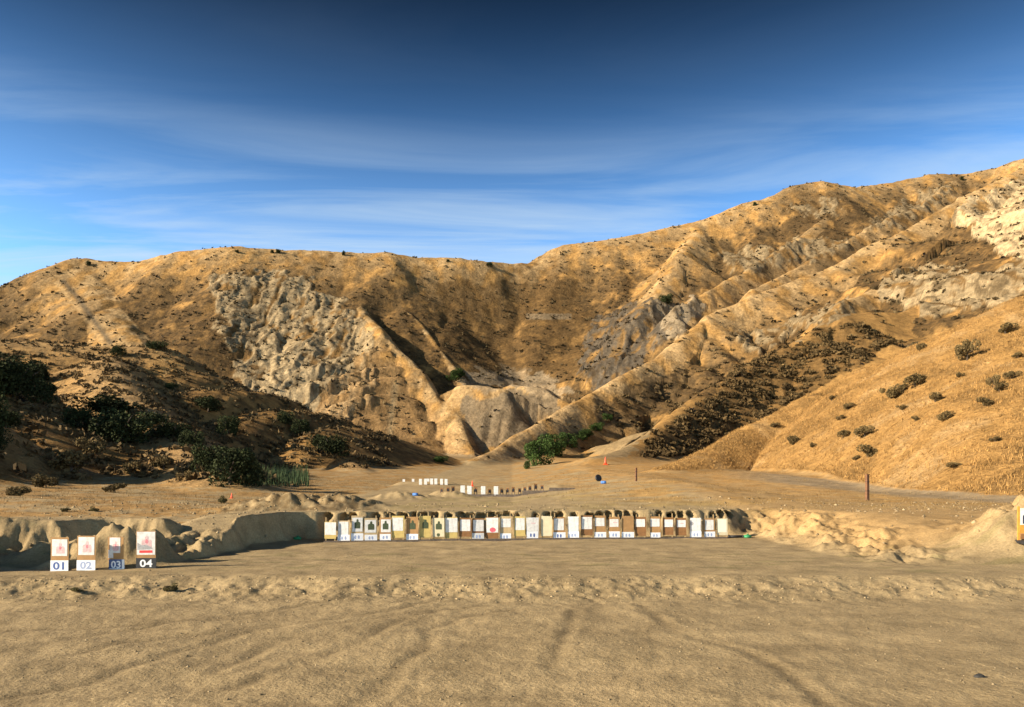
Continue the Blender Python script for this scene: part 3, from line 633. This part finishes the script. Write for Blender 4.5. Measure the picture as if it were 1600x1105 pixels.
def cone(px, py, hpx, label):
    x, y, d_z = hit(px, py); h = max(.4, hpx * y / F)
    t = thing('traffic_cone', (x, y, d_z), label, 'cone', 'orange marker cones')
    link('cone_body', MB().lathe([(.21*h, .04*h), (.16*h, .3*h), (.10*h, .65*h), (.04*h, .98*h), (.02*h, h)], 14).mesh('cone_body', OR_C, True), t)
    link('base', MB().box(-.3*h, .3*h, -.3*h, .3*h, -.03*h, .045*h).mesh('base', OR_C), t)
cone(362, 779, 9, 'orange cone at the top of the dirt ramp by the reeds')
cone(946, 726, 12, 'orange cone on the dirt track below the brushy slope')
cone(738, 760, 9, 'orange cone behind the second target row')
def drum(px, py, s, label):
    x, y, z = hit(px, py); t = thing('blue_drum', (x, y, z + .22 * s), label, 'drum', 'blue drums'); t.rotation_euler = (R(90), 0, R(65))
    link('drum_body', MB().lathe([(.2*s, -.4*s), (.24*s, -.38*s), (.24*s, -.12*s), (.255*s, -.1*s), (.24*s, -.08*s), (.24*s, .12*s), (.255*s, .14*s), (.24*s, .16*s), (.24*s, .38*s), (.2*s, .4*s)], 16).mesh('drum_body', mat('blue_plastic', (.06, .18, .50), .45, .12, 6), True), t)
    link('bung', MB().lathe([(.04*s, .4*s), (.04*s, .43*s)], 8, (.1*s, 0, 0)).mesh('bung', BLACK), t)
drum(943, 756, .55, 'blue drum lying on the grassy rise behind the pit')
drum(649, 775, .45, 'blue drum lying on the terrace behind the dark rubble mound')
x, y, z = hit(935, 752); t = thing('old_tyre', (x, y, z + .3), 'dark old tyre leaning beside the blue drum on the rise', 'tyre', rz=.6); t.rotation_euler = (R(72), 0, .5)
tm = MB(); prof = [(.2, -.08), (.3, -.09), (.34, -.05), (.34, .05), (.3, .09), (.2, .08)]; n = 18; vs = []; fs = []
for i in range(n):
    a = 2*math.pi*i/n
    for r_, zz in prof: vs.append((r_*math.cos(a), r_*math.sin(a), zz))
for i in range(n):
    k = (i+1) % n
    for j in range(6): fs.append((i*6+j, k*6+j, k*6+(j+1) % 6, i*6+(j+1) % 6))
link('tread', tm.add(vs, fs).mesh('tread', BLACK, True), t)
link('rim', MB().lathe([(.17, -.05), (.2, -.06), (.2, .06), (.17, .05)], 16).mesh('rim', STEEL), t)

# ------------------------------------------------------------------ vegetation
def tint_mat(name, rough=.9, trans=0):
    m, n, l, b = new_mat(name); a = n.new('ShaderNodeAttribute'); a.attribute_name = 'cover'; b.inputs['Roughness'].default_value = rough; b.inputs['Specular IOR Level'].default_value = .15
    tcn = n.new('ShaderNodeTexCoord'); t = n.new('ShaderNodeTexNoise'); t.inputs['Scale'].default_value = .9; l.new(tcn.outputs['Object'], t.inputs['Vector'])
    r = n.new('ShaderNodeMapRange'); r.inputs[1].default_value = .3; r.inputs[2].default_value = .7; r.inputs[3].default_value = .62; r.inputs[4].default_value = 1.0; l.new(t.outputs[0], r.inputs[0])
    oi = n.new('ShaderNodeObjectInfo'); r2 = n.new('ShaderNodeMapRange'); r2.inputs[3].default_value = .8; r2.inputs[4].default_value = 1.2; l.new(oi.outputs['Random'], r2.inputs[0])
    mu = n.new('ShaderNodeMath'); mu.operation = 'MULTIPLY'; l.new(r.outputs[0], mu.inputs[0]); l.new(r2.outputs[0], mu.inputs[1])
    v = n.new('ShaderNodeVectorMath'); v.operation = 'SCALE'; l.new(a.outputs['Color'], v.inputs[0]); l.new(mu.outputs[0], v.inputs['Scale']); l.new(v.outputs[0], b.inputs['Base Color'])
    return m
M_LEAF = tint_mat('leaves'); M_BRUSH = tint_mat('dry_brush'); M_BARK = mat('bark', (.09, .065, .045), .95, .3, 9, bump=.5)
def cover_attr(me, C):
    ca = me.color_attributes.new('cover', 'FLOAT_COLOR', 'POINT'); ca.data.foreach_set('color', np.concatenate([C, np.ones((len(C), 1))], 1).astype(np.float32).ravel())
def leaf_quads(Pc, size, g, col, var=.3, up=0.0):
    """a small quad per point, random orientation"""
    n = len(Pc); a = g.normal(size=(n, 3)); a /= np.linalg.norm(a, axis=1)[:, None]; b = g.normal(size=(n, 3)); b[:, 2] += up
    b -= a * (a * b).sum(1)[:, None]; b /= np.linalg.norm(b, axis=1)[:, None]
    s = (size * g.uniform(.6, 1.3, n))[:, None]
    V = np.stack([Pc - a * s * .5, Pc + b * s, Pc + a * s * .5, Pc - b * s * .7], 1).reshape(-1, 3)
    C = np.repeat(np.clip(np.asarray(col) * (1 + var * g.normal(size=(n, 1))), .004, 1), 4, 0)
    return V, np.arange(n * 4).reshape(-1, 4), C
def crown_pts(g, n, w, h, z0, lobes):
    """points through an uneven crown of several lobes"""
    pts = []
    L = [(g.uniform(-.32, .32) * w, g.uniform(-.32, .32) * w, z0 + h * g.uniform(.14, .74), g.uniform(.13, .25) * w) for _ in range(lobes)]
    for (x, y, z, r) in L:
        m = n // lobes; q = g.normal(size=(m, 3)); q /= np.linalg.norm(q, axis=1)[:, None]
        q *= (r * g.uniform(.45, 1.0, m) ** .5)[:, None]; q[:, 2] *= min(1.0, .85 * h / w * 1.5)
        pts.append(q + np.array([x, y, z]))
    p = np.concatenate(pts); return p[p[:, 2] > -.06]
def proto(seed, kind):
    """(trunk mesh, crown mesh) for a unit plant: 1 m wide"""
    g = np.random.default_rng(seed)
    if kind == 'oak': h, z0, n, lobes, sz, col = .80, -.04, 4200, 20, .034, (.040, .050, .018)
    elif kind == 'green': h, z0, n, lobes, sz, col = 1.0, -.06, 3600, 16, .04, (.055, .092, .022)
    elif kind == 'sage': h, z0, n, lobes, sz, col = .62, .03, 1700, 9, .045, (.165, .118, .05)
    else: h, z0, n, lobes, sz, col = .7, .03, 1300, 8, .055, (.15, .125, .05)
    b = MB(); r = random.Random(seed)
    for k in range(1 if kind == 'oak' else 4):
        bx = 0 if kind == 'oak' else r.uniform(-.05, .05); p = Vector((bx, 0, -.12)); q = Vector((bx + r.uniform(-.04, .04), r.uniform(-.04, .04), z0 + h * .3))
        b.tube(p, q, .045 if kind == 'oak' else .014, .03 if kind == 'oak' else .01)
        for j in range(6 if kind == 'oak' else 3):
            e = q + Vector((r.uniform(-.33, .33), r.uniform(-.33, .33), h * r.uniform(.12, .45))); b.tube(q, e, .02 if kind == 'oak' else .008, .006, 5)
    tm = b.mesh('trunk', M_BARK, True)
    V, Fc, C = leaf_quads(crown_pts(g, n, 1.0, h, z0, lobes), sz, g, col); cm = mesh_np('crown', V, Fc, 4); cover_attr(cm, C); cm.materials.append(M_LEAF)
    zt = V[:, 2].max()
    return tm, cm, zt
PROT = {k: [proto(s, k) for s in ss] for k, ss in dict(oak=(1, 2, 3, 4), green=(11, 12, 13), sage=(21, 22, 23, 24), olive=(31, 32)).items()}
vi = 0
def plant(name, kind, px, py, wpx, hpx, label, cat, group, d=None):
    global vi
    x, y, z = hit(px, py) if d is None else at(px, d)
    tm, cm, zt = PROT[kind][vi % len(PROT[kind])]; vi += 1; r = random.Random(vi * 13)
    w = wpx * y / F * 1.12; h = hpx * y / F / zt * 1.05
    t = thing(name, (x, y, z - .03 * h), label, cat, group, rz=r.uniform(0, 6.28)); t.scale = (w, w, h)
    link('trunk' if kind == 'oak' else 'stems', tm, t); link('crown', cm, t)
OAKG = 'dark oaks on the shaded hill'; OL = 'dark round oak added past the view edge to shade the brown brushy hill'
for (px, py, w, h, lb) in [(192, 692, 84, 56, 'largest dark oak on the brown hill above the small bay'), (168, 652, 92, 36, 'broad flat-topped dark oak just above the largest oak'), (272, 686, 50, 26, 'low spreading oak at the tip of a long shadow'),
    (362, 757, 78, 60, 'big dark oak at the hill foot beside the green reeds'), (330, 735, 52, 44, 'dark oak touching the big oak at the hill foot'), (325, 643, 40, 26, 'round oak alone in open gold grass on the brown hill'),
    (357, 681, 34, 32, 'oak downslope of the one alone in gold grass'), (468, 682, 34, 28, 'oak on the lower spine of the brown hill below the pale cliff'), (447, 662, 26, 22, 'small oak just upslope of the oak below the pale cliff'), (522, 710, 48, 32, 'last oak at the toe of the brown hill'), (497, 700, 30, 22, 'small oak tucked behind the last oak at the hill toe'),
    (187, 556, 24, 16, 'small oak on the bald shoulder of the brown hill'), (246, 546, 30, 14, 'low flat oak on the brow where the brown hill drops away'), (267, 608, 18, 11, 'tiny dark shrub-like oak in open grass below the brow'), (122, 668, 42, 32, 'scrubby oak between the shaded knoll and the largest oak'), (395, 752, 40, 34, 'small oak between the big oak and the green reeds'), (300, 700, 36, 30, 'oak upslope of the pair at the hill foot'), (240, 668, 40, 26, 'oak between the largest oak and the low spreading oak'),
    (22, 622, 70, 60, 'tall dark oak on the shaded knoll at the hillside'), (66, 628, 48, 34, 'shorter oak beside the tall oak on the shaded knoll'), (-30, 610, 90, 70, OL), (-45, 668, 80, 75, OL), (-95, 655, 90, 85, OL), (-10, 700, 46, 40, OL), (45, 600, 60, 42, 'oak crowning the shaded knoll'), (8, 668, 40, 30, 'oak in shade below the knoll')]:  # oaks left of the frame edge are added for the shade they cast
    plant('oak_tree', 'oak', px, py, w, h, lb, 'tree', OAKG)
GB = 'bright green bushes in the side gully'
for (px, py, w, h, lb) in [(836, 728, 42, 42, 'tallest green bush at the mouth of the side gully'), (864, 713, 40, 36, 'rounded green bush next to the tallest green bush'), (890, 698, 32, 24, 'middle green bush of the side gully'),
    (912, 686, 28, 16, 'low green bush just above the middle of the side gully'), (932, 672, 22, 13, 'low green bush high in the side gully'), (950, 657, 18, 11, 'small topmost green bush of the side gully')]:
    plant('green_bush', 'green', px, py, w, h, lb, 'bush', GB)
plant('green_bush', 'green', 712, 594, 26, 18, 'green bush at the dark end of the quarry bench', 'bush', 'green bushes of the quarry')
plant('green_bush', 'green', 686, 722, 24, 10, 'low green bush on the canyon floor', 'bush', 'green bushes of the quarry')
plant('green_bush', 'green', 823, 733, 10, 14, 'tiny green bush in gold grass before the side gully', 'bush', GB)
for (px, py, w, h, lb) in [(110, 742, 60, 40, 'largest brown shrub at the shaded hill foot above the small bay'), (150, 712, 46, 30, 'brown shrub upslope of the largest brown shrub'), (205, 742, 34, 22, 'pale brown shrub in gold grass below the largest oak'),
    (70, 762, 40, 22, 'brown shrub at the edge of the shaded knoll'), (255, 735, 34, 24, 'brown shrub downslope of the low spreading oak'), (180, 770, 36, 16, 'low brown shrub on the flat behind the small bay'), (30, 775, 40, 16, 'low brown shrub at the foot of the shaded knoll'), (290, 752, 28, 18, 'brown shrub beside the dark oak pair')]:
    plant('brown_shrub', 'sage', px, py, w, h, lb, 'bush', 'brown shrubs at the hill foot')
SLS = ['broad grey-brown sagebrush on the golden hillside above the dirt road', 'middling grey-brown sagebrush on the golden hillside above the dirt road', 'tiny grey-brown sagebrush dot on the golden hillside above the dirt road']
for k, (px, py, w, h) in enumerate([(1510,564,32,34),(1572,522,28,18),(1440,546,18,11),(1393,622,28,20),(1430,604,34,22),(1411,612,18,14),(1462,628,22,16),(1553,604,20,20),(1580,592,22,13),(1540,634,24,15),(1478,657,24,15),(1410,640,15,9),
    (1350,684,30,20),(1338,720,12,9),(1356,714,28,22),(1314,657,16,9),(1318,684,20,13),(1430,658,12,9),(1240,694,20,14),(1270,700,11,9),(1490,732,26,10),(1562,612,20,15),(1325,640,20,11),(1500,590,14,9),(1590,560,16,10),(1300,625,14,8),(1210,668,16,8),(1555,690,20,9)]):
    plant('sagebrush', 'sage', px, py, w, h, 'largest upright sagebrush high on the golden hillside' if k == 0 else SLS[0 if w >= 24 else 1 if w >= 17 else 2], 'bush', 'sagebrush on the golden hill')
for k, (px, py, w, h) in enumerate([(138,412,9,6),(435,393,7,5),(537,396,6,6),(765,413,9,5),(425,393,6,4),(370,392,6,3),(1503,279,6,5),(700,407,5,3),(1180,318,6,4)]):
    plant('skyline_bush', 'oak', px, py + 3, w, h + 2, 'tiny dark bush on the skyline above the pale cliff' if px < 560 and px > 300 else 'tiny dark bush on the low summit with the dirt track' if px < 300 else 'tiny dark bush on the skyline above the quarry' if px < 800 else 'tiny dark bush on the skyline of the high mountain', 'bush', 'bushes along the skyline')
plant('dark_bush', 'oak', 1040, 474, 20, 14, 'round dark bush at the head of the grey rock slide', 'bush', None)
for k, (px, py, w, h, lb) in enumerate([(265, 923, 22, 12, 'dry green weed clump on the low bank before the numbered stands'), (122, 926, 20, 9, 'dark weed clump on the low bank below stand 02'), (348, 786, 16, 12, 'pale green weed beside the orange cone'), (104, 800, 14, 7, 'small green weed behind the small bay, nearer the shade'), (148, 799, 16, 8, 'small green weed behind the small bay above stand 03')]):
    plant('weed_clump', 'olive', px, py, w, h, lb, 'weed', 'weeds on the banks')

# ground cover that nobody could count -----------------------------------------------------------
dA = np.zeros_like(X); dA[:-1, :-1] = (X[:-1, 1:] - X[:-1, :-1]) * (Y[1:, :-1] - Y[:-1, :-1])
def scatter(mask, n, seed):
    g = np.random.default_rng(seed); p = (mask * dA).ravel(); p = np.clip(p, 0, None); c = np.cumsum(p); k = np.searchsorted(c, g.random(n) * c[-1]); i, j = np.unravel_index(np.clip(k, 0, NR*NC-1), X.shape)
    i = np.clip(i, 0, NR - 2); j = np.clip(j, 0, NC - 2); u, v = g.random(n), g.random(n)
    y = Y[i, j] + v * (Y[i + 1, j] - Y[i, j]); px = cols[j] + u * (cols[j + 1] - cols[j]); x = (px - CX) / F * y
    zz = (Z[i, j] * (1 - u) + Z[i, j + 1] * u) * (1 - v) + (Z[i + 1, j] * (1 - u) + Z[i + 1, j + 1] * u) * v
    return np.stack([x, y, zz], 1), g
def clumps(name, pts, g, r0, r1, k, leaf, col, label, cat, flat=.7, var=.3, up=.4):
    n = len(pts); r = g.uniform(r0, r1, n) ; q = g.normal(size=(n, k, 3)); q /= np.linalg.norm(q, axis=2)[..., None]; q *= g.uniform(.3, 1, (n, k, 1)); q[..., 2] = np.abs(q[..., 2]) * flat
    C0 = np.asarray(col) * (1 + var * g.normal(size=(n, 1))); Pq = (pts[:, None] + q * r[:, None, None]).reshape(-1, 3)
    V, Fc, C = leaf_quads(Pq, np.repeat(r * leaf, k), g, (1, 1, 1), .15, up); C = C * np.repeat(np.clip(C0, .01, 1), k * 4, 0)
    me = mesh_np(name, V, Fc, 4); cover_attr(me, C); me.materials.append(M_BRUSH)
    return tag(link(name, me, kind='stuff'), label, cat)
pts, g = scatter((poly(BRUSH_POLY) & isL['brush_hill']) * sst(n_sm + .8 * noise(X / 9, Y / 5), -.3, .2), 1500, 5)
clumps('chaparral', pts, g, .7, 2.2, 36, .36, (.125, .082, .034), 'dark brown chaparral matting the slope behind the golden hill', 'brush')
pts, g = scatter((poly([(920,645),(1010,590),(1150,560),(1165,580),(1050,640),(960,675)]) & (isL['spur_hill'] | isL['brush_hill'])) * 1.0 + .03 * (isL['spur_hill'] | isL['brush_hill']), 700, 6)
clumps('scrub_strip', pts, g, .7, 1.9, 26, .38, (.125, .084, .036), 'brown scrub strip along the flank of the long ridge', 'brush')
pts, g = scatter(far3 * (sst(n_mid + .6 * n_sm, -.1, .6) + .05) * (1 - .8 * np.exp(-CD / 14)) * (PXg > -100) * (PXg < 1700) * (Y < 760), 9000, 7)
clumps('hill_scrub', pts, g, .6, 1.9, 5, .75, (.085, .06, .028), 'scattered dark scrub over the far dry hills', 'scrub')
pts, g = scatter(isL['left_hill'] * (sst(n_sm + fbm(X / 5, Y / 6 + 30, 3), -.2, .5) + .04) * (PXg > -150) * (PXg < 620) * (Y < 215), 4200, 8)
clumps('hillside_brush', pts, g, .3, 1.15, 11, .5, (.13, .088, .04), 'low brown brush covering the shaded oak hill', 'brush')
def tufts(name, pts, g, h0, h1, k, w, col, label):
    n = len(pts); P3 = np.repeat(pts, k, 0) + g.normal(size=(n * k, 3)) * np.array([.07, .07, 0]); m = n * k
    hgt = g.uniform(h0, h1, m); an = g.uniform(0, 3.14, m); wv = w * g.uniform(.6, 1.4, m); off = np.stack([np.cos(an) * wv, np.sin(an) * wv, 0 * an], 1)
    tip = P3 + g.normal(size=(m, 3)) * np.array([.4, .4, 0]) * hgt[:, None]; tip[:, 2] += hgt; P3 = P3 - np.array([0, 0, .04])
    V = np.stack([P3 - off, P3 + off, tip], 1).reshape(-1, 3)
    me = mesh_np(name, V, np.arange(m * 3).reshape(-1, 3), 3)
    cover_attr(me, np.repeat(np.asarray(col) * np.clip(1 + .25 * np.repeat(g.normal(size=(n, 1)), k, 0) + .1 * g.normal(size=(m, 1)), .3, 1.6), 3, 0)); me.materials.append(M_BRUSH)
    tag(link(name, me, kind='stuff'), label, 'grass')
pts, g = scatter((isL['right_hill'] & (Y < 128) & (PXg < 1750)) * (.25 + sst(n_sm + n_mid, -.3, .6)), 26000, 9)
tufts('dry_grass', pts, g, .08, .32, 4, .03, (.43, .25, .085), 'golden dry grass on the near hillside')
pts, g = scatter((isL['ground'] & (Y > 33) & (Y < 110)) * (((X > 1) * sst(nd + .4 * nf, -.2, .4)) + (X < -13) * .8 * sst(Y, 25, 28)) * (PXg < 1750) * (PXg > -100), 9000, 10)
tufts('valley_grass', pts, g, .04, .14, 4, .014, (.34, .235, .105), 'dry yellow grass on the terraces and road edges')
# reeds: upright blades
pts, g = scatter((PXg > 385) * (PXg < 482) * (np.abs(YP - 752) < 9) * (Y < 140) * (Y > 40), 900, 12)
n = len(pts); hgt = g.uniform(.5, 1.5, n) * pts[:, 1] / 75; wv = .05; an = g.uniform(0, 3.14, n); off = np.stack([np.cos(an) * wv, np.sin(an) * wv, 0 * an], 1); lean = g.normal(size=(n, 3)) * .15; lean[:, 2] = 0
V = np.stack([pts - off, pts + off, pts + lean * hgt[:, None] + np.stack([0*an, 0*an, hgt], 1)], 1).reshape(-1, 3)
me = mesh_np('reeds', V, np.arange(n * 3).reshape(-1, 3), 3); cover_attr(me, np.repeat(np.array([[.075, .115, .05]]) * g.uniform(.6, 1.3, (n, 1)), 3, 0)); me.materials.append(M_BRUSH)
tag(link('reeds', me, kind='stuff'), 'green reeds beside the dark oaks at the hill foot', 'reeds')
# clods and pebbles
def pebbles(name, pts, g, r0, r1, col, label):
    n = len(pts); r = r0 * (r1 / r0) ** (g.random(n) ** 2.2)
    O = np.array([(1,0,0),(0,1,0),(-1,0,0),(0,-1,0),(0,0,.8),(0,0,-.6)]); V = pts[:, None] + O * g.uniform(.6, 1.35, (n, 6, 3)) * r[:, None, None] + g.normal(size=(n, 6, 3)) * r[:, None, None] * .15
    T = np.array([(0,1,4),(1,2,4),(2,3,4),(3,0,4),(1,0,5),(2,1,5),(3,2,5),(0,3,5)]); Fc = (np.arange(n)[:, None, None] * 6 + T).reshape(-1, 3)
    me = mesh_np(name, V.reshape(-1, 3), Fc, 3); cover_attr(me, np.repeat(np.asarray(col) * np.clip(1 + .3 * g.normal(size=(n, 1)), .3, 1.7), 6, 0)); me.materials.append(M_BRUSH)
    tag(link(name, me, kind='stuff'), label, 'gravel')
gv = isL['ground'] & (PXg > -60) & (PXg < 1660)
pts, g = scatter((gv & (Y > 7) & (Y < 18)) * (.25 + sst(nd, -.2, .6)), 3000, 14); pebbles('pebbles', pts, g, .005, .026, (.33, .25, .145), 'pebbles and crumbs strewn over the dirt yard')
pts, g = scatter(gv * RGH * (Y > 14.5), 2200, 15); pebbles('bank_clods', pts, g, .008, .045, (.34, .255, .145), 'dry clods along the low earth bank')
pts, g = scatter(gv * (Y > 18.5) * (Y < 42) * (.02 + 2.2 * (Z > .2) * (Z < 1.8) + 4 * (np.abs(X + 9.8) < 3) * (np.abs(Y - 37) < 2.5)), 3600, 16); pebbles('berm_clods', pts, g, .015, .10, (.34, .255, .145), 'clods and rubble on the cut banks and berms')
# single stones
x, y, z = hit(1530, 1058); me = MB().lathe([(.01, -.02), (.045, -.015), (.055, .01), (.035, .032), (.012, .04)], 9).mesh('stone', mat('dark_stone', (.03, .028, .025), .8, .3, 30), True)
for v in me.vertices: v.co.x *= 1.3; v.co *= 1 + .15 * math.sin(v.co.x * 60 + v.co.y * 41)
o = tag(link('stone', me), 'single black stone on the open dirt yard', 'stone'); o.location = (x, y, z)
